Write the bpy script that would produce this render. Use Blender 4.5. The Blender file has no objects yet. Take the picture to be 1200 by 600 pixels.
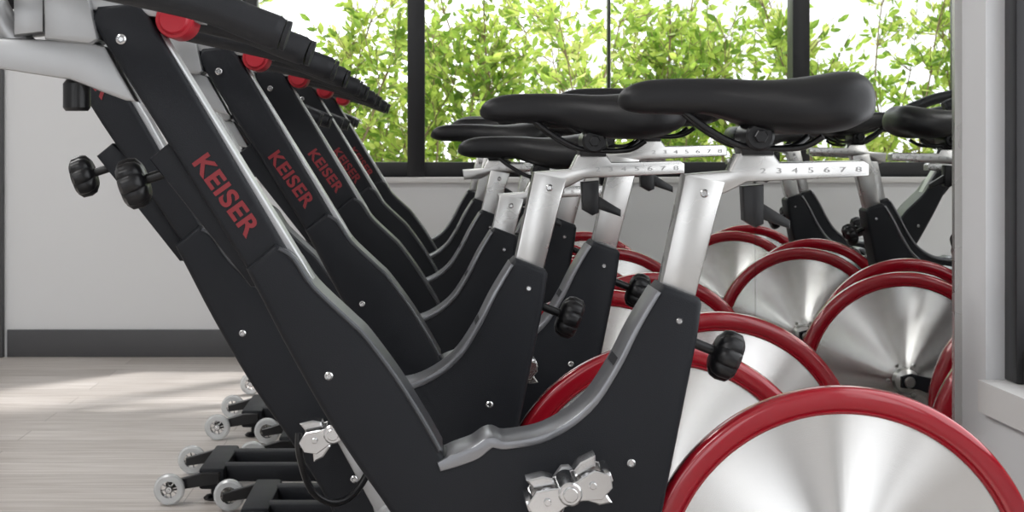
import bpy, bmesh, math, random
from mathutils import Vector, Matrix
random.seed(4)
scene = bpy.context.scene
F=1900.0; VX=512.0; VY=168.0; H=0.85; D1=1.9
# ------------------------------------------------------------ materials
def nt(name):
    m=bpy.data.materials.new(name); m.use_nodes=True
    return m, m.node_tree, m.node_tree.nodes['Principled BSDF']
def mat(name,col,rough=0.5,metal=0.0,spec=0.5,bump=0,bscale=300,coat=0,trans=0,aniso=0,var=0.06):
    m,t,b=nt(name)
    b.inputs['Base Color'].default_value=(*col,1)
    b.inputs['Roughness'].default_value=rough
    b.inputs['Metallic'].default_value=metal
    b.inputs['Specular IOR Level'].default_value=spec
    b.inputs['Coat Weight'].default_value=coat
    b.inputs['Transmission Weight'].default_value=trans
    tc=t.nodes.new('ShaderNodeTexCoord')
    n=t.nodes.new('ShaderNodeTexNoise'); n.inputs['Scale'].default_value=bscale; n.inputs['Detail'].default_value=3
    t.links.new(tc.outputs['Object'],n.inputs['Vector'])
    if var>0:
        n2=t.nodes.new('ShaderNodeTexNoise'); n2.inputs['Scale'].default_value=9
        t.links.new(tc.outputs['Object'],n2.inputs['Vector'])
        r=t.nodes.new('ShaderNodeMapRange')
        r.inputs['To Min'].default_value=max(0.02,rough-var); r.inputs['To Max'].default_value=rough+var
        t.links.new(n2.outputs['Fac'],r.inputs['Value']); t.links.new(r.outputs['Result'],b.inputs['Roughness'])
    if bump>0:
        bp=t.nodes.new('ShaderNodeBump'); bp.inputs['Strength'].default_value=bump; bp.inputs['Distance'].default_value=0.001
        t.links.new(n.outputs['Fac'],bp.inputs['Height']); t.links.new(bp.outputs['Normal'],b.inputs['Normal'])
    return m
M={}
M['frame']=mat('powder_coat_black',(0.0065,0.0078,0.011),0.52,0,0.3,bump=0.35,bscale=700)
M['edge']=mat('edge_grey',(0.25,0.255,0.27),0.33,0.75,0.5)  # light grey stands in for skylight on the casting's top edge
M['edge2']=mat('edge_dark_grey',(0.07,0.073,0.08),0.35,0.5,0.5)  # paler than the frame: weaker painted light for the front edge
M['black']=mat('black_plastic',(0.006,0.006,0.007),0.32,spec=0.4)
M['foam']=mat('grip_foam',(0.010,0.011,0.014),0.48,spec=0.4,bump=0.3,bscale=900)
M['vinyl']=mat('saddle_vinyl',(0.005,0.005,0.006),0.42,spec=0.35,bump=0.2,bscale=800)
M['alu']=mat('brushed_aluminium',(0.64,0.635,0.62),0.27,1.0)
M['castalu']=mat('cast_aluminium',(0.45,0.455,0.46),0.42,0.8)
M['red']=mat('red_gloss',(0.33,0.004,0.014),0.2,0.1,0.6,coat=0.6)
M['redtxt']=mat('red_print',(0.22,0.012,0.018),0.5)
M['redcap']=mat('red_cap',(0.42,0.012,0.025),0.4)
M['print']=mat('dark_print',(0.40,0.40,0.40),0.6)
M['chrome']=mat('steel',(0.62,0.62,0.62),0.2,1.0)
M['clear']=mat('clear_urethane',(0.82,0.84,0.85),0.15,0,0.6,trans=0.45)
M['wall']=mat('wall_paint',(0.71,0.715,0.725),0.8,bump=0.05,bscale=120)
M['wallb']=mat('wall_paint_grey',(0.28,0.28,0.29),0.8,bump=0.05,bscale=120)  # darker grey chosen to deepen contrast in the disc reflections
M['ceil']=mat('ceiling_paint',(0.8,0.8,0.8),0.9)
M['base']=mat('baseboard_vinyl',(0.07,0.07,0.075),0.5)
M['wframe']=mat('window_frame_black',(0.014,0.014,0.016),0.4)
M['sill']=mat('sill_white',(0.70,0.69,0.68),0.5)
M['bark']=mat('bark',(0.24,0.18,0.11),0.9)
M['bld']=mat('stucco',(0.85,0.86,0.88),0.9)
M['ground']=mat('concrete_ground',(0.6,0.59,0.57),0.9)
M['mirror']=mat('mirror_silver',(0.91,0.93,0.92),0.0,1.0,var=0)
M['mirror'].node_tree.nodes['Principled BSDF'].inputs['Roughness'].default_value=0.0
# flywheel disc anisotropic
m,t,b=nt('spun_aluminium')
b.inputs['Base Color'].default_value=(0.84,0.835,0.82,1); b.inputs['Metallic'].default_value=1
b.inputs['Anisotropic'].default_value=1.0; b.inputs['Anisotropic Rotation'].default_value=0.25
tg=t.nodes.new('ShaderNodeTangent'); tg.direction_type='RADIAL'; tg.axis='Y'
t.links.new(tg.outputs[0],b.inputs['Tangent'])
tc=t.nodes.new('ShaderNodeTexCoord'); vm=t.nodes.new('ShaderNodeVectorMath'); vm.operation='LENGTH'
t.links.new(tc.outputs['Object'],vm.inputs[0])
n=t.nodes.new('ShaderNodeTexNoise'); n.noise_dimensions='1D'; n.inputs['Scale'].default_value=900
t.links.new(vm.outputs['Value'],n.inputs['W'])
mr=t.nodes.new('ShaderNodeMapRange'); mr.inputs['To Min'].default_value=0.17; mr.inputs['To Max'].default_value=0.29
t.links.new(n.outputs['Fac'],mr.inputs['Value']); t.links.new(mr.outputs['Result'],b.inputs['Roughness'])
M['disc']=m
# leaves
m,t,b=nt('leaf'); 
geo=t.nodes.new('ShaderNodeNewGeometry'); cr=t.nodes.new('ShaderNodeValToRGB')
cr.color_ramp.elements[0].color=(0.16,0.28,0.04,1); cr.color_ramp.elements[1].color=(0.74,0.78,0.28,1)
e=cr.color_ramp.elements.new(0.35); e.color=(0.36,0.52,0.09,1)
e=cr.color_ramp.elements.new(0.7); e.color=(0.55,0.67,0.14,1)
tc=t.nodes.new('ShaderNodeTexCoord'); nz=t.nodes.new('ShaderNodeTexNoise'); nz.inputs['Scale'].default_value=2.2
t.links.new(tc.outputs['Object'],nz.inputs['Vector'])
ma=t.nodes.new('ShaderNodeMath'); ma.operation='MULTIPLY_ADD'; ma.inputs[1].default_value=1.6; ma.inputs[2].default_value=-0.8
t.links.new(nz.outputs['Fac'],ma.inputs[0])
ad=t.nodes.new('ShaderNodeMath'); ad.operation='ADD'; t.links.new(geo.outputs['Random Per Island'],ad.inputs[0]); t.links.new(ma.outputs[0],ad.inputs[1])
t.links.new(ad.outputs[0],cr.inputs['Fac'])
t.links.new(cr.outputs['Color'],b.inputs['Base Color']); b.inputs['Roughness'].default_value=0.5
tr=t.nodes.new('ShaderNodeBsdfTranslucent'); t.links.new(cr.outputs['Color'],tr.inputs['Color'])
mx=t.nodes.new('ShaderNodeMixShader'); mx.inputs[0].default_value=0.5
t.links.new(b.outputs[0],mx.inputs[1]); t.links.new(tr.outputs[0],mx.inputs[2])
t.links.new(mx.outputs[0],t.nodes['Material Output'].inputs['Surface'])
M['leaf']=m
# floor planks
m,t,b=nt('floor_planks')
tc=t.nodes.new('ShaderNodeTexCoord'); br=t.nodes.new('ShaderNodeTexBrick')
t.links.new(tc.outputs['Object'],br.inputs['Vector'])
br.inputs['Scale'].default_value=1; br.inputs['Brick Width'].default_value=1.2; br.inputs['Row Height'].default_value=0.16
br.inputs['Mortar Size'].default_value=0.0015; br.inputs['Mortar Smooth'].default_value=0.3
br.inputs['Color1'].default_value=(0.57,0.53,0.50,1); br.inputs['Color2'].default_value=(0.70,0.66,0.63,1); br.inputs['Mortar'].default_value=(0.34,0.31,0.29,1)
mp=t.nodes.new('ShaderNodeMapping'); mp.inputs['Scale'].default_value=(1.5,22,1)
t.links.new(tc.outputs['Object'],mp.inputs['Vector'])
n=t.nodes.new('ShaderNodeTexNoise'); n.inputs['Scale'].default_value=2.5; n.inputs['Detail'].default_value=6
t.links.new(mp.outputs[0],n.inputs['Vector'])
cr=t.nodes.new('ShaderNodeValToRGB'); cr.color_ramp.elements[0].position=0.3; cr.color_ramp.elements[0].color=(0.66,0.63,0.60,1); cr.color_ramp.elements[1].position=0.7; cr.color_ramp.elements[1].color=(1,1,1,1)
t.links.new(n.outputs['Fac'],cr.inputs['Fac'])
mxx=t.nodes.new('ShaderNodeMix'); mxx.data_type='RGBA'; mxx.blend_type='MULTIPLY'; mxx.inputs[0].default_value=1
t.links.new(br.outputs['Color'],mxx.inputs[6]); t.links.new(cr.outputs['Color'],mxx.inputs[7])
t.links.new(mxx.outputs[2],b.inputs['Base Color']); b.inputs['Roughness'].default_value=0.34
M['floor']=m
# ------------------------------------------------------------ mesh helpers
def finish(bm,name,ang=35):
    bmesh.ops.recalc_face_normals(bm,faces=bm.faces[:])
    me=bpy.data.meshes.new(name); bm.to_mesh(me); bm.free()
    me.shade_smooth()
    me.set_sharp_from_angle(angle=math.radians(ang))
    return me
def obj(me,name,mt,parent=None,loc=(0,0,0),rot=None):
    if len(me.materials)==0 and mt is not None: me.materials.append(M[mt])
    o=bpy.data.objects.new(name,me); scene.collection.objects.link(o)
    o.location=loc
    if rot: o.rotation_euler=rot
    if parent: o.parent=parent
    return o
def P(u,v): return ((u-VX)/1000.0, H+(VY-v)/1000.0)
def prism(name,pts,y0,y1,bev=0.0,seg=2):
    bm=bmesh.new()
    a=[bm.verts.new((x,y0,z)) for x,z in pts]; c=[bm.verts.new((x,y1,z)) for x,z in pts]
    bm.faces.new(a); bm.faces.new(c[::-1]); n=len(pts)
    for i in range(n): bm.faces.new((a[i],c[i],c[(i+1)%n],a[(i+1)%n]))
    bmesh.ops.recalc_face_normals(bm,faces=bm.faces[:])
    if bev>0:
        ed=[e for e in bm.edges if abs(e.verts[0].co.y-e.verts[1].co.y)<1e-6]
        bmesh.ops.bevel(bm,geom=ed,offset=bev,segments=seg,affect='EDGES',profile=0.5,clamp_overlap=True)
    return finish(bm,name,32)
def pp(name,px,hw,bev=0.003,seg=2): return prism(name,[P(*p) for p in px],-hw,hw,bev,seg)
def smoothpoly(pts,n=6):
    out=[]
    for i in range(len(pts)-1):
        p0=pts[max(i-1,0)];p1=pts[i];p2=pts[i+1];p3=pts[min(i+2,len(pts)-1)]
        for k in range(n):
            t=k/n
            out.append(tuple(0.5*((2*p1[j])+(-p0[j]+p2[j])*t+(2*p0[j]-5*p1[j]+4*p2[j]-p3[j])*t*t+(-p0[j]+3*p1[j]-3*p2[j]+p3[j])*t**3) for j in range(len(p1))))
    out.append(tuple(pts[-1])); return out
def box(name,x0,x1,y0,y1,z0,z1,bev=0.0,seg=2):
    bm=bmesh.new(); bmesh.ops.create_cube(bm,size=1)
    for v in bm.verts:
        v.co=Vector(((x0+x1)/2+v.co.x*(x1-x0),(y0+y1)/2+v.co.y*(y1-y0),(z0+z1)/2+v.co.z*(z1-z0)))
    if bev>0: bmesh.ops.bevel(bm,geom=bm.edges[:],offset=bev,segments=seg,affect='EDGES',profile=0.5)
    return finish(bm,name)
def revolve(bm,prof,seg=64,axis='Y',center=(0,0,0)):
    rings=[]
    for r,h in prof:
        ring=[]
        if r<1e-6:
            v=[0,0,0]; v['XYZ'.index(axis)]=h
            vv=bm.verts.new(Vector(v)+Vector(center)); ring=[vv]*seg
        else:
            for i in range(seg):
                a=2*math.pi*i/seg; c,s=r*math.cos(a),r*math.sin(a)
                p={'Y':(c,h,s),'Z':(c,s,h),'X':(h,c,s)}[axis]
                ring.append(bm.verts.new(Vector(p)+Vector(center)))
        rings.append(ring)
    for k in range(len(rings)-1):
        A,B=rings[k],rings[k+1]
        for i in range(seg):
            j=(i+1)%seg
            vs=[]
            for v in (A[i],A[j],B[j],B[i]):
                if v not in vs: vs.append(v)
            if len(vs)>=3: bm.faces.new(vs)
def rev(name,prof,seg=64,axis='Y',center=(0,0,0),ang=35):
    bm=bmesh.new(); revolve(bm,prof,seg,axis,center); return finish(bm,name,ang)
def cylp(r,h0,h1,b=0.002):
    return [(0,h0),(r-b,h0),(r,h0+b),(r,h1-b),(r-b,h1),(0,h1)]
def tube(name,pts,r,seg=14,n=8,cap=True,smooth=True,bm=None):
    own=bm is None
    if own: bm=bmesh.new()
    P_=smoothpoly(pts,n) if smooth else pts
    P_=[Vector(p) for p in P_]
    T=[(P_[min(i+1,len(P_)-1)]-P_[max(i-1,0)]).normalized() for i in range(len(P_))]
    up=Vector((0,0,1)) if abs(T[0].z)<0.9 else Vector((0,1,0))
    N=(up-T[0]*up.dot(T[0])).normalized(); rings=[]
    L=len(P_)
    for i,p in enumerate(P_):
        N=(N-T[i]*N.dot(T[i])).normalized(); B=T[i].cross(N)
        rr=r(i/(L-1)) if callable(r) else r
        rings.append([bm.verts.new(p+N*math.cos(2*math.pi*k/seg)*rr+B*math.sin(2*math.pi*k/seg)*rr) for k in range(seg)])
    for i in range(L-1):
        for k in range(seg):
            j=(k+1)%seg; bm.faces.new((rings[i][k],rings[i][j],rings[i+1][j],rings[i+1][k]))
    if cap: bm.faces.new(rings[0][::-1]); bm.faces.new(rings[-1])
    if own: return finish(bm,name,50)
def join(name,meshes,ang=35):
    bm=bmesh.new()
    for me in meshes: bm.from_mesh(me)
    return finish(bm,name,ang)
def textmesh(name,s,width,height,off=0.0):
    cu=bpy.data.curves.new(name,'FONT'); cu.body=s; cu.size=1; cu.extrude=0.004; cu.offset=off
    cu.space_character=1.08
    cu.align_x='CENTER'; cu.align_y='CENTER'
    o=bpy.data.objects.new('tmp',cu); scene.collection.objects.link(o)
    bpy.context.view_layer.update()
    dg=bpy.context.evaluated_depsgraph_get()
    me=bpy.data.meshes.new_from_object(o.evaluated_get(dg)); bpy.data.objects.remove(o)
    xs=[v.co.x for v in me.vertices]; ys=[v.co.y for v in me.vertices]
    cx=(max(xs)+min(xs))/2; cy=(max(ys)+min(ys))/2
    sx=width/(max(xs)-min(xs)); sy=height/(max(ys)-min(ys))
    for v in me.vertices: v.co=Vector(((v.co.x-cx)*sx,(v.co.y-cy)*sy,v.co.z*0.15))
    me.materials.clear(); me.name=name
    return me
# ------------------------------------------------------------ bike part meshes
PM={}
up_front=smoothpoly([(326,284),(346,297),(368,330),(412,371),(430,390),(468,440),(498,488),(520,528)],3)
jtop=smoothpoly([(548,528),(574,506),(592,510),(640,500),(684,470),(715,425),(740,378),(766,336)],4)
body=up_front+jtop+[(772,330),(814,346),(817,352)]+smoothpoly([(812,390),(800,450),(786,520),(772,590),(764,660),(752,740),(728,850),(705,958)],3)+\
     [(560,958),(556,880)]+smoothpoly([(548,800),(520,700),(470,610),(400,508),(346,415),(312,350),(292,312)],3)
PM['frame']=pp('frame_casting',body,0.040,0.008,3)
def strip(name,pts,hw,bev,seg):
    jl=smoothpoly(pts,5); topo=[];boto=[]
    for i,(u,v,w) in enumerate(jl):
        a=jl[max(i-1,0)];b_=jl[min(i+1,len(jl)-1)]
        d=Vector((b_[0]-a[0],b_[1]-a[1])).normalized(); nn=Vector((d.y,-d.x))
        topo.append((u+nn.x*w,v+nn.y*w)); boto.append((u-nn.x*w,v-nn.y*w))
    return pp(name,topo+boto[::-1],hw,bev,seg)
PM['lip']=strip('frame_lip',[(514,539,5.5),(532,532,7.5),(556,523,7.5),(574,511,6.5),(592,514,5),(640,504,4.5),(686,473,4),(718,427,3.6),(742,380,3.2),(767,338,2.6)],0.043,0.0035,2)  # painted highlight: pale strip where the rear member's chamfer catches sky light
PM['flip']=strip('front_lip',[(330,289,2.5),(347,300,3),(369,332,3),(412,373,3),(431,392,3),(468,442,3),(498,490,3),(516,522,3)],0.041,0.002,1)  # painted highlight along the front member's upper edge
PM['sleeve']=pp('mast_sleeve',[(178,186),(200,168),(226,190),(318,335),(296,335)],0.020,0.004)
PM['post']=pp('handlebar_post',[(112,26),(120,10),(166,6),(181,24),(344,300),(470,520),(432,520),(292,312)],0.031,0.006,3)
PM['strip']=pp('post_strip',[(184,40),(193,40),(356,304),(400,384),(390,384),(340,306)],0.018,0.002,1)
PM['text']=textmesh('post_lettering','KEISER',0.107,0.023,0.03)
PM['arm']=pp('handlebar_arm',[(-30,44),(108,50),(128,56),(164,120),(150,118),(86,94),(-30,76)],0.022,0.004)
PM['head']=join('head_block',[pp('a',[(58,-34),(104,-34),(122,48),(112,54),(60,48)],0.036,0.006),
     pp('b',[(100,-6),(190,0),(240,14),(240,28),(180,22),(110,14)],0.026,0.005),
     prism('c',[P(22,-6),P(58,-8),P(58,40),P(22,44)],-0.028,0.028,0.006)])
x,z=P(209,25)
PM['cap']=rev('red_cap',[(0,-0.040),(0.015,-0.040),(0.017,-0.038),(0.018,-0.033),(0.021,-0.032),(0.022,-0.028),(0.022,0.028),(0.021,0.032),(0.018,0.040),(0,0.040)],40,'Y',(x,0,z))
g=[(-0.165,0.170,0.116),(-0.20,0.172,0.129),(-0.25,0.175,0.148),(-0.35,0.172,0.170),(-0.44,0.155,0.188),(-0.50,0.11,0.190),(-0.525,0.04,0.176)]
near=[(a,-b,H+c) for a,b,c in g]; far=[(a,b,H+c) for a,b,c in g]
ends=[]
for s in (-1,1):
    ends.append(tube('e',[(-0.1635,s*0.170,H+0.1155),(-0.159,s*0.1699,H+0.1140)],0.0165,18,1,smooth=False))
PM['bars']=join('handlebar_grips',[tube('g',near+far[::-1],lambda t:0.0185 if 0.01<t<0.99 else 0.0168,20,8)]+ends,50)
PM['neck']=join('bar_neck',[tube('n',[(-0.525,0,H+0.176),(-0.50,0,H+0.13),(-0.47,0,H+0.10)],0.016,14,4)],50)
x,z=P(90,110)
PM['undknob']=rev('arm_knob',[(0,z-0.02),(0.013,z-0.02),(0.016,z-0.016),(0.016,z+0.012),(0.011,z+0.018),(0.010,z+0.03),(0,z+0.03)],24,'Z',(x,0,0))
def knob():
    bm=bmesh.new(); n=64
    prof=[(0.0,-0.012,0),(0.006,-0.012,0),(0.006,0.012,0),(0.020,0.013,0.3),(0.0265,0.018,1),(0.0290,0.026,1),(0.0280,0.038,1),(0.023,0.043,0.6),(0.013,0.044,0.1),(0.011,0.041,0),(0,0.041,0)]
    rings=[]
    for r,h,l in prof:
        if r==0: v=bm.verts.new((-h,0,0)); rings.append([v]*n); continue
        ring=[]
        for i in range(n):
            a=2*math.pi*i/n; rr=r*(1+l*0.12*(abs(math.cos(4*a))**0.6-0.6))
            ring.append(bm.verts.new((-h,rr*math.cos(a),rr*math.sin(a))))
        rings.append(ring)
    for k in range(len(rings)-1):
        for i in range(n):
            j=(i+1)%n; vs=[]
            for v in (rings[k][i],rings[k][j],rings[k+1][j],rings[k+1][i]):
                if v not in vs: vs.append(v)
            if len(vs)>2: bm.faces.new(vs)
    return finish(bm,'adjust_knob',40)
PM['knob']=knob()
def bolt(u,v,hw,r=0.0055):
    x,z=P(u,v); return rev('b',[(0,-hw-0.001),(0.0025,-hw-0.001),(r*0.7,-hw-0.003),(r,-hw-0.0015),(r,-hw+0.002)],20,'Y',(x,0,z))
PM['bolts']=join('frame_bolts',[bolt(388,435,0.04,0.005),bolt(790,372,0.04,0.004),bolt(735,535,0.04,0.005),bolt(545,640,0.04)])
PM['pbolt']=join('post_bolts',[bolt(148,48,0.031,0.006)])
PM['spost']=join('seat_post',[pp('a',[(762,380),(800,204),(848,212),(838,245),(803,382)],0.020,0.004)])
PM['spbolt']=join('seat_post_bolt',[bolt(822,226,0.020,0.005)])
PM['slide']=join('seat_slide',[pp('a',[(802,204),(852,200),(862,180),(872,176),(902,178),(910,190),(1008,188),(1014,192),(1014,206),(872,213),(846,226),(806,228)],0.019,0.003)])
PM['nums']=textmesh('scale_marks','2  3  4  5  6  7  8',0.118,0.006,0.0)
PM['lever']=join('slide_lever',[pp('a',[(868,218),(893,216),(893,262),(884,266),(870,258)],0.013,0.003),pp('b',[(884,240),(893,238),(925,258),(925,268),(890,256)],0.006,0.002)])
st=[(724,117,122,4),(727,109,126,13),(735,102,130,21),(750,96,133,25),(770,93,134,26),(800,92,135,28),(830,92,139,33),(855,92.5,147,43),(880,93.5,156,58),(905,93,162,75),(930,91,165,88),(955,87.5,165,95),(978,84,161,94),(995,85,153,86),(1006,92,146,72),(1012,102,138,52),(1014,112,130,28)]
st=smoothpoly(st,3)
bm=bmesh.new(); rings=[]; n=36
for u,a,b_,w in st:
    x,zt=P(u,a); _,zb=P(u,b_); mid=zb+(zt-zb)*0.45; w=max(w,1)/1000; ring=[]
    for k in range(n):
        th=2*math.pi*k/n; c,s=math.cos(th),math.sin(th)
        yy=w*math.copysign(abs(c)**0.75,c)
        hh=(zt-mid) if s>0 else (mid-zb)
        zz=mid+hh*math.copysign(abs(s)**0.8,s)
        if s>0 and w>0.05: zz-=0.006*math.exp(-(yy/0.014)**2)*min(1,(w-0.05)/0.03)
        if s<0 and w>0.03: zz+= (mid-zb)*0.35*math.exp(-(yy/(w*0.6))**2)
        ring.append(bm.verts.new((x,yy,zz)))
    rings.append(ring)
for i in range(len(rings)-1):
    for k in range(n): bm.faces.new((rings[i][k],rings[i][(k+1)%n],rings[i+1][(k+1)%n],rings[i+1][k]))
bm.faces.new(rings[0]); bm.faces.new(rings[-1][::-1])
PM['saddle']=finish(bm,'saddle_pad',60)
def q(u,v,y): x,z=P(u,v); return (x,y,z)
PM['rails']=join('saddle_rails',[tube('r',[q(800,130,s*0.012),q(825,150,s*0.018),q(862,170,s*0.022),q(900,174,s*0.022),q(935,172,s*0.03),q(955,160,s*0.04)],0.0038,10,5) for s in (-1,1)],50)
x,z=P(884,160)
PM['clamp']=join('saddle_clamp',[rev('a',cylp(0.017,-0.036,0.036,0.003),28,'Y',(x,0,z)),rev('n',cylp(0.008,-0.044,0.044,0.001),6,'Y',(x,0,z)),pp('b',[(862,168),(904,168),(902,182),(866,182)],0.024,0.003)])
FX,FZ=P(985,689)
PM['disc']=rev('flywheel_disc',[(0.012,-0.020),(0.045,-0.020),(0.05,-0.017),(0.206,-0.008),(0.209,-0.004),(0.209,0.004),(0.206,0.008),(0.05,0.017),(0.045,0.020),(0.012,0.020)],128)
rp=[]
for k in range(25):
    a=2*math.pi*k/24; c,s=math.cos(a),math.sin(a)
    rp.append((0.2225+0.0145*math.copysign(abs(c)**0.6,c),0.015*math.copysign(abs(s)**0.6,s)))
PM['ring']=rev('flywheel_rim',rp,128,ang=60)
PM['lipr']=rev('rim_inner',[(0.2055,-0.0105),(0.2085,-0.0135),(0.2115,-0.0105),(0.2115,0.0105),(0.2085,0.0135),(0.2055,0.0105)],128,ang=60)
hub=[rev('a',[(0,-0.056),(0.010,-0.056),(0.014,-0.05),(0.014,-0.036),(0.026,-0.032),(0.03,-0.02),(0.03,0.02),(0.026,0.032),(0.014,0.036),(0.014,0.05),(0.010,0.056),(0,0.056)],32)]
for i in range(6):
    a=i*math.pi/3
    hub.append(rev('b',cylp(0.0045,-0.024,0.024,0.001),12,'Y',(0.038*math.cos(a),0,0.038*math.sin(a))))
PM['hub']=join('flywheel_hub',hub)
ar=[]
for s in (-1,1):
    ar.append(prism('s',[(FX-0.02,FZ-0.016),(FX+0.018,FZ-0.012),(FX+0.018,FZ+0.012),(FX-0.005,FZ+0.018),(0.30,FZ-0.02),(0.20,FZ-0.05),(0.20,FZ-0.11),(0.32,FZ-0.07)],s*0.046-0.006,s*0.046+0.006,0.002,1))
PM['fork']=join('rear_fork',ar+[prism('x',[(0.17,FZ-0.13),(0.225,FZ-0.12),(0.215,FZ-0.04),(0.18,FZ-0.04)],-0.052,0.052,0.004)])
PM['magnet']=prism('magnet_bracket',[(FX-0.03,FZ-0.04),(FX+0.03,FZ-0.04),(FX+0.055,FZ-0.13),(FX-0.055,FZ-0.13)],-0.034,-0.024,0.002,1)
# base
FXc=-0.48; XB=FXc+0.095
PM['base']=join('base_frame',[
    box('a',XB-0.03,XB+0.03,-0.150,0.150,0.030,0.080,0.006),
    box('b',XB+0.02,0.10,-0.110,-0.065,0.040,0.080,0.005),
    box('b2',XB+0.02,0.10,0.065,0.110,0.040,0.080,0.005),
    box('b3',0.05,0.20,-0.115,0.115,0.036,0.10,0.006),
    box('c',0.12,0.56,-0.030,0.030,0.028,0.078,0.005),
    box('d',0.54,0.60,-0.200,0.200,0.028,0.078,0.006)])
ft=[]
for xx,yy in ((0.57,-0.175),(0.57,0.175),(XB,-0.115),(XB,0.115)):
    ft.append(rev('f',[(0,0.0),(0.022,0.0),(0.024,0.004),(0.018,0.010),(0.006,0.012),(0.006,0.032),(0,0.032)],24,'Z',(xx,yy,0)))
PM['feet']=join('levelling_feet',ft)
WY=0.178
fk=[]
for s in (-1,1):
    ya,yb=sorted((s*0.142,s*0.162))
    fk.append(prism('k',[(FXc-0.010,0.027),(XB-0.02,0.040),(XB+0.02,0.045),(XB+0.02,0.072),(XB-0.02,0.072),(FXc-0.012,0.047)],ya,yb,0.002,1))
PM['cfork']=join('caster_forks',fk)
PM['tyre']=join('caster_wheels',[rev('t',[(0.020,-0.010),(0.031,-0.011),(0.0355,-0.008),(0.0365,0),(0.0355,0.008),(0.031,0.011),(0.020,0.010),(0.020,-0.010)],48,'Y',(FXc,s*WY,0.037)) for s in (-1,1)])
sp=[]
for s in (-1,1):
    c=(FXc,s*WY,0.037)
    sp.append(rev('h',[(0,-0.013),(0.007,-0.013),(0.009,-0.010),(0.009,0.010),(0.007,0.013),(0,0.013)],24,'Y',c))
    for i in range(8):
        a=i*math.pi/4+0.2; d=Vector((math.cos(a),0,math.sin(a)))
        sp.append(tube('s',[tuple(Vector(c)+d*0.007),tuple(Vector(c)+d*0.022)],0.0018,6,1,smooth=False))
    sp.append(rev('r',[(0.0195,-0.009),(0.0225,-0.009),(0.0225,0.009),(0.0195,0.009),(0.0195,-0.009)],40,'Y',c))
PM['cspoke']=join('caster_hubs',sp)
PM['caxle']=join('caster_axles',[rev('x',cylp(0.004,min(s*0.150,s*0.194),max(s*0.150,s*0.194),0.001),12,'Y',(FXc,0,0.037)) for s in (-1,1)])
BX,BZ=P(600,690)
def crankarm(s):
    y0,y1=sorted((s*0.060,s*0.074))
    return prism('c',[(-0.022,-0.016),(-0.022,0.016),(0,0.023),(0.03,0.015),(0.15,0.012),(0.166,0.008),(0.17,0),(0.166,-0.008),(0.15,-0.012),(0.03,-0.015),(0,-0.023)],y0,y1,0.003)
cm=[rev('a',cylp(0.024,-0.078,0.078,0.003),28)]
for s in (-1,1):
    c=crankarm(s)
    if s==1:
        for v in c.vertices: v.co.x*=-1
    cm.append(c)
PM['crank']=join('crank_arms',cm)
def pedal():
    L=[rev('ax',cylp(0.008,0.0,0.09,0.001),16,'Y'),rev('sl',cylp(0.013,0.012,0.086,0.002),20,'Y')]
    for sy in (0.016,0.078):
        L.append(prism('p',[(-0.045,-0.010),(-0.030,-0.018),(-0.01,-0.012),(0.01,-0.012),(0.03,-0.018),(0.045,-0.010),(0.048,0.004),(0.034,0.014),(0.012,0.010),(-0.012,0.010),(-0.034,0.014),(-0.048,0.004)],sy-0.003,sy+0.003,0.001,1))
    L.append(box('f',-0.049,-0.040,0.014,0.08,-0.004,0.008,0.002))
    L.append(box('f2',0.040,0.049,0.014,0.08,-0.004,0.008,0.002))
    for sx in (-1,1):
        L.append(prism('cl',[(sx*0.012,0.010),(sx*0.036,0.014),(sx*0.040,0.026),(sx*0.022,0.024),(sx*0.012,0.018)],0.03,0.064,0.002,1))
        L.append(prism('cl2',[(sx*0.012,-0.010),(sx*0.036,-0.014),(sx*0.040,-0.030),(sx*0.026,-0.028),(sx*0.012,-0.018)],0.034,0.060,0.002,1))
        for k in range(6):
            L.append(rev('sp',[(0.005,0.0),(0.009,0.001),(0.009,0.003),(0.005,0.004)],14,'Y',(sx*0.024,0.030+k*0.006,-0.004)))
        L.append(rev('sc',cylp(0.004,0.081,0.085,0.0008),12,'Y',(sx*0.026,0,0)))
    return join('pedal',L)
PM['pedal']=pedal()
PM['strap']=join('pedal_strap',[tube('s',[(-0.045,0.02,0.0),(-0.052,0.02,-0.04),(-0.03,0.03,-0.085),(0.0,0.045,-0.10),(0.03,0.06,-0.08),(0.045,0.075,-0.03),(0.046,0.075,0)],0.005,8,5)],60)

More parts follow.
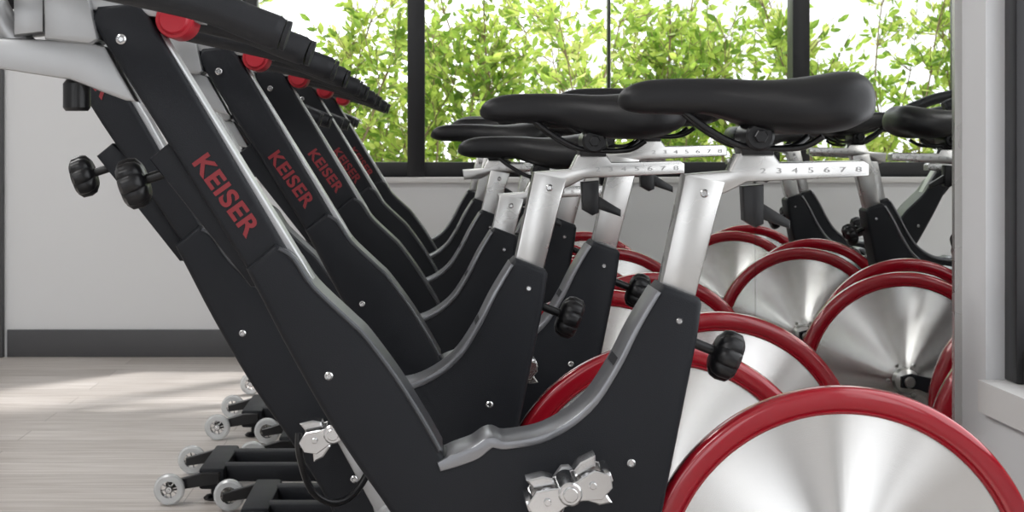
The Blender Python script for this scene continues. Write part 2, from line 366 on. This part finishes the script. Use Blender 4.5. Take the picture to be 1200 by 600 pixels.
def bike(y,row,post=0.0,seath=0.0,seatx=0.0,crank=60,strap=False,dx=0.0):
    e=bpy.data.objects.new('exercise_bike',None); scene.collection.objects.link(e)
    e.location=(-0.149*row+dx,y,0); e.empty_display_size=0.2
    def a(k,name,mt,loc=(0,0,0),rot=None): return obj(PM[k],name,mt,e,loc,rot)
    a('frame','frame_casting','frame'); a('lip','frame_lip','edge'); a('flip','front_lip','edge2')
    a('sleeve','mast_sleeve','frame'); a('bolts','frame_bolts','chrome')
    pd=Vector((-0.52,0,0.854)).normalized()*post; pd=tuple(pd)
    a('post','handlebar_post','frame',pd); a('strip','post_strip','castalu',pd); a('pbolt','post_bolt','chrome',pd)
    x,z=P(270,228)
    R=Matrix(((0.585,0.811,0),(0,0,-1),(-0.811,0.585,0)))
    o=obj(PM['text'],'post_lettering','redtxt',e,(x+pd[0],-0.0315,z+pd[2])); o.rotation_euler=R.to_euler()
    a('arm','handlebar_arm','castalu',pd); a('head','head_block','castalu',pd); a('cap','red_cap','redcap',pd)
    a('bars','handlebar_grips','foam',pd); a('neck','bar_neck','castalu',pd); a('undknob','arm_knob','black',pd)
    x,z=P(184,206); obj(PM['knob'],'post_knob','black',e,(x,0,z),(0,math.radians(-18),0))
    x,z=P(824,406); obj(PM['knob'],'seat_knob','black',e,(x-0.0,0,z),(0,math.radians(180+22),0))
    sh=(0.27*seath,0,0.96*seath); ss=(0.27*seath+seatx,0,0.96*seath)
    a('spost','seat_post','alu',sh); a('spbolt','seat_post_bolt','chrome',sh); a('slide','seat_slide','alu',ss)
    x,z=P(946,199); obj(PM['nums'],'scale_marks','print',e,(x+ss[0],-0.0193,z+ss[2]),(math.radians(90),math.radians(-1),0))
    a('lever','slide_lever','black',ss)
    a('saddle','saddle_pad','vinyl',ss); a('rails','saddle_rails','black',ss); a('clamp','saddle_clamp','black',ss)
    a('disc','flywheel_disc','disc',(FX,0,FZ)); a('ring','flywheel_rim','red',(FX,0,FZ)); a('lipr','rim_inner','red',(FX,0,FZ)); a('hub','flywheel_hub','alu',(FX,0,FZ))
    a('fork','rear_fork','frame'); a('magnet','magnet_bracket','castalu')
    a('base','base_frame','frame'); a('feet','levelling_feet','black'); a('cfork','caster_forks','black')
    a('tyre','caster_wheels','clear'); a('cspoke','caster_hubs','chrome'); a('caxle','caster_axles','chrome')
    ca=math.radians(crank)
    a('crank','crank_arms','castalu',(BX,0,BZ),(0,-ca,0))
    for s in (-1,1):
        k=-s*0.155
        px_=BX+k*math.cos(ca); pz=BZ+k*math.sin(ca)
        o=obj(PM['pedal'],'pedal','chrome',e,(px_,s*0.074,pz),(0,math.radians(20),0))
        if s<0: o.rotation_euler=(0,math.radians(20),math.pi)
        if strap and s<0: obj(PM['strap'],'pedal_strap','black',e,(px_,-0.074,pz),(0,0,math.pi))
    return e
specs=[ # ratio,row,post,seath,seatx,crank
 (1.00,0,0.0,0.0,0.0,69,False),(1.22,1,0.20,-0.005,0.0,120,True),(1.44,0,0.0,0.018,-0.02,80,False),
 (1.66,1,0.20,-0.065,-0.005,100,False),(1.88,0,0.0,0.0,0.0,30,False),(2.10,1,-0.07,-0.03,-0.07,140,False),
 (2.32,0,0.0,0.01,-0.05,60,False),(2.54,1,-0.07,0.0,-0.02,20,False),(2.76,0,0.0,-0.03,0.0,90,False),(2.98,1,-0.05,0.02,0.0,45,False)]
for r,row,po,sh,sx,cr_,sp_ in specs: bike(D1*r,row,po,sh,sx,cr_,sp_)
# ------------------------------------------------------------ room
YW=3.4*D1; YF=-3.2
def xr(y): return 0.775-0.0211*(y-2.43)
def prz(name,pts,z0,z1,mt):
    bm=bmesh.new(); a=[bm.verts.new((x,y,z0)) for x,y in pts]; c=[bm.verts.new((x,y,z1)) for x,y in pts]
    bm.faces.new(a); bm.faces.new(c); n=len(pts)
    for i in range(n): bm.faces.new((a[i],a[(i+1)%n],c[(i+1)%n],c[i]))
    return obj(finish(bm,name),name,mt)
CE=2.8
obj(box('floor',-4.2,1.0,YF,YW,-0.05,0),'floor','floor')
obj(box('ceiling',-4.2,1.0,YF,YW+0.15,CE,CE+0.1),'ceiling','ceil')
WL=-0.78; WB=0.715; WT=2.5; WR=0.684
wb=join('wall_back',[box('a',-4.2,WL,YW,YW+0.15,0,CE),box('b',WL,1.0,YW,YW+0.15,0,WB),box('c',WL,1.0,YW,YW+0.15,WT,CE),box('d',WR+0.01,1.0,YW,YW+0.15,WB,WT)])
obj(wb,'wall_back','wall')
obj(box('baseboard_back',-1.71,xr(YW)-0.0,YW-0.014,YW-0.001,0.0,0.109,0.002),'baseboard_back','base')
obj(box('wall_left',-4.3,-4.2,YF,YW,0,CE),'wall_left','wall')
# unseen wall behind the camera, added with openings to structure disc reflections
wf_=[box('a',-4.2,-3.4,YF-0.15,YF,0,CE),box('b',-3.4,-1.3,YF-0.15,YF,0,0.1),box('c',-3.4,-1.3,YF-0.15,YF,2.4,CE),box('d',-1.3,-0.5,YF-0.15,YF,0,CE),
     box('e',-0.5,0.6,YF-0.15,YF,0,0.1),box('f',-0.5,0.6,YF-0.15,YF,2.4,CE),box('g',0.6,1.05,YF-0.15,YF,0,CE)]
obj(join('wall_front',wf_),'wall_front','wallb')
fr=[]
for a0,a1 in ((-3.4,-1.3),(-0.5,0.6)):
    fr+=[box('a',a0,a1,YF-0.1,YF-0.04,0.1,0.16),box('b',a0,a1,YF-0.1,YF-0.04,2.34,2.4),box('c',a0,a0+0.05,YF-0.1,YF-0.04,0.1,2.4),box('d',a1-0.05,a1,YF-0.1,YF-0.04,0.1,2.4)]
obj(join('window_3',fr),'window_3','wframe')  # frames of the openings added behind the camera
# back window frame
fr=[box('a',WL,WR,YW+0.03,YW+0.10,WB,WB+0.06,0.003),box('b',WL,WR,YW+0.03,YW+0.10,WT-0.06,WT,0.003),
    box('c',WL,WL+0.06,YW+0.03,YW+0.10,WB,WT,0.003),box('d',WR+0.002,WR+0.009,YW+0.03,YW+0.10,WB,WT,0.001),
    box('e',-0.118,-0.048,YW+0.01,YW+0.10,WB,WT,0.003)]
obj(join('window_1',fr),'window_1','wframe')
obj(box('trim_1',WL-0.02,WR,YW-0.02,YW+0.03,WB-0.022,WB+0.0,0.003),'trim_1','sill')
dj=[box('a',-1.80,-1.722,YW-0.03,YW-0.001,0,2.2,0.003),box('b',-2.75,-2.672,YW-0.03,YW-0.001,0,2.2,0.003),box('c',-2.672,-1.80,YW-0.03,YW-0.001,2.12,2.2,0.003),
    box('d',-2.672,-1.80,YW-0.012,YW-0.001,0.005,2.12,0.001),rev('k',[(0,-0.08),(0.02,-0.08),(0.026,-0.07),(0.02,-0.05),(0.01,-0.045),(0.01,-0.012)],24,'Y',(-1.88,YW,1.0))]
obj(join('door_1',dj),'door_1','base')
y_j=2.32; y_n=0.25
def seg(name,ya,yb,z0,z1,mt='wall',off=0.008,th=0.17):
    return prz(name,[(xr(ya)+off,ya),(xr(yb)+off,yb),(xr(yb)+off+th,yb),(xr(ya)+off+th,ya)],z0,z1,mt)
bmx=bmesh.new()
ms=[]
for (ya,yb,z0,z1) in ((y_j,YW,0,CE),(y_n,y_j,0,0.465),(y_n,y_j,2.4,CE),(YF,y_n,0,CE)):
    o=seg('tmp',ya,yb,z0,z1); ms.append(o.data); bpy.data.objects.remove(o)
for m_ in ms: bmx.from_mesh(m_)
me=finish(bmx,'wall_right'); me.materials.clear(); obj(me,'wall_right','wall')
prz('trim_2',[(xr(y_n)-0.004,y_n+0.01),(xr(y_j)-0.004,y_j-0.002),(xr(y_j)+0.15,y_j-0.002),(xr(y_n)+0.15,y_n+0.01)],0.467,0.512,'sill')
xw=xr(y_j)+0.034
wf=[box('a',xw,xw+0.06,y_j-0.05,y_j-0.002,0.513,2.398,0.002),box('b',xw,xw+0.06,y_n+0.03,y_n+0.08,0.513,2.398,0.002),
    box('c',xw+0.01,xw+0.06,y_n+0.03,y_j-0.002,0.513,0.56,0.002),box('d',xw+0.01,xw+0.06,y_n+0.03,y_j-0.002,2.35,2.398,0.002),box('e',xw+0.01,xw+0.06,1.26,1.31,0.513,2.398,0.002)]
obj(join('window_2',wf),'window_2','wframe')
def mir(ya,yb):
    return prz('wall_mirror',[(xr(ya),ya),(xr(yb),yb),(xr(yb)+0.006,yb),(xr(ya)+0.006,ya)],0.10,2.45,'mirror')
mir(2.43,3.798); mir(3.802,YW-0.02)
prz('trim_3',[(xr(2.418)-0.003,2.418),(xr(2.43)-0.003,2.43),(xr(2.43)+0.008,2.43),(xr(2.418)+0.008,2.418)],0.10,2.45,'alu')
prz('baseboard_right',[(xr(2.33)-0.004,2.33),(xr(YW-0.02)-0.004,YW-0.02),(xr(YW-0.02)+0.007,YW-0.02),(xr(2.33)+0.007,2.33)],0,0.098,'base')
# ------------------------------------------------------------ outside
obj(box('ground_outside',-14,14,YW+0.16,YW+22,-0.25,-0.2),'ground_outside','ground')
bl=[box('a',-8,-1.6,YW+12,YW+13,-0.2,2.6),box('b',1.2,7,YW+13,YW+14,-0.2,2.0)]
obj(join('building',bl),'building','bld')
hb=bmesh.new(); lb=bmesh.new()
def leaf(p,d,s):
    side=d.cross(Vector((random.gauss(0,1),random.gauss(0,1),random.gauss(0,1)))).normalized()
    nn=d.cross(side).normalized(); w=s*0.22
    v=[lb.verts.new(p),lb.verts.new(p+d*s*0.3+side*w*0.85+nn*w*0.3),lb.verts.new(p+d*s*0.62+side*w*0.9+nn*w*0.3),lb.verts.new(p+d*s),lb.verts.new(p+d*s*0.62-side*w*0.9+nn*w*0.3),lb.verts.new(p+d*s*0.3-side*w*0.85+nn*w*0.3)]
    lb.faces.new((v[0],v[1],v[2],v[3])); lb.faces.new((v[0],v[3],v[4],v[5]))
for i in range(80):
    x0=-2.8+5.0*(i+random.random())/80; y0=YW+0.9+random.random()*1.1
    p=Vector((x0,y0,-0.2)); pts=[tuple(p)]; d=Vector((random.gauss(0,0.12),random.gauss(0,0.1),1)).normalized()
    hgt=(random.uniform(1.25,1.75) if random.random()<0.68 else random.uniform(1.8,2.6))+0.18*math.sin(x0*4.0); nst=10
    for k in range(nst):
        d=(d+Vector((random.gauss(0,0.10),random.gauss(0,0.08),0.05))).normalized(); p=p+d*hgt/nst; pts.append(tuple(p))
    tube('',pts,lambda t:0.009*(1-0.75*t),5,2,bm=hb)
    for k in range(2,nst+1):
        base=Vector(pts[k])
        for j in range(5):
            td=Vector((random.gauss(0,1),random.gauss(0,0.8),random.uniform(0.2,1.4))).normalized()
            L=random.uniform(0.12,0.34); q1=base+td*L*0.5+Vector((0,0,0.01)); q2=base+td*L+Vector((0,0,0.03))
            tube('',[tuple(base),tuple(q1),tuple(q2)],0.002,3,1,cap=False,smooth=False,bm=hb)
            for l in range(12):
                f=random.uniform(0.15,1.05); pt=base+td*L*f
                ld=(td*0.6+Vector((random.gauss(0,0.6),random.gauss(0,0.6),random.gauss(0.1,0.5)))).normalized()
                leaf(pt,ld,random.uniform(0.036,0.072))
he=bpy.data.objects.new('hedge',None); scene.collection.objects.link(he)
obj(finish(hb,'branches'),'branches','bark',he)
ml=bpy.data.meshes.new('leaves'); lb.to_mesh(ml); lb.free(); obj(ml,'leaves','leaf',he)
# ------------------------------------------------------------ light
w=bpy.data.worlds.new('world'); scene.world=w; w.use_nodes=True
bg=w.node_tree.nodes['Background']; bg.inputs[0].default_value=(0.95,0.97,1.0,1); bg.inputs[1].default_value=2.5
sun=bpy.data.lights.new('sun','SUN'); sun.energy=4.0; sun.angle=0.08; sun.color=(1,0.98,0.95)
so=bpy.data.objects.new('sun',sun); scene.collection.objects.link(so)
so.rotation_euler=Vector((0.47,0.56,0.95)).to_track_quat('Z','Y').to_euler(); so.location=(3,10,6)
for i,(x,y) in enumerate(((-1.9,-0.6),(-1.9,1.8),(-1.9,4.4))):  # unseen ceiling panels, added as fill to brighten the room
    l=bpy.data.lights.new('ceiling_light','AREA'); l.shape='RECTANGLE'; l.size=1.2; l.size_y=0.4; l.energy=34; l.color=(1,0.99,0.98)
    o=bpy.data.objects.new('ceiling_light',l); scene.collection.objects.link(o); o.location=(x,y,CE-0.02)
scene.view_settings.view_transform='Standard'
# ------------------------------------------------------------ camera
cam=bpy.data.cameras.new('camera'); co=bpy.data.objects.new('camera',cam); scene.collection.objects.link(co)
co.location=(0,0,H); co.rotation_euler=(math.radians(90),0,0)
cam.sensor_width=36; cam.lens=F/1200*36; cam.shift_x=(600-VX)/1200; cam.shift_y=-(300-VY)/1200
cam.clip_start=0.02
cam.dof.use_dof=True; cam.dof.focus_distance=2.3; cam.dof.aperture_fstop=20
scene.camera=co
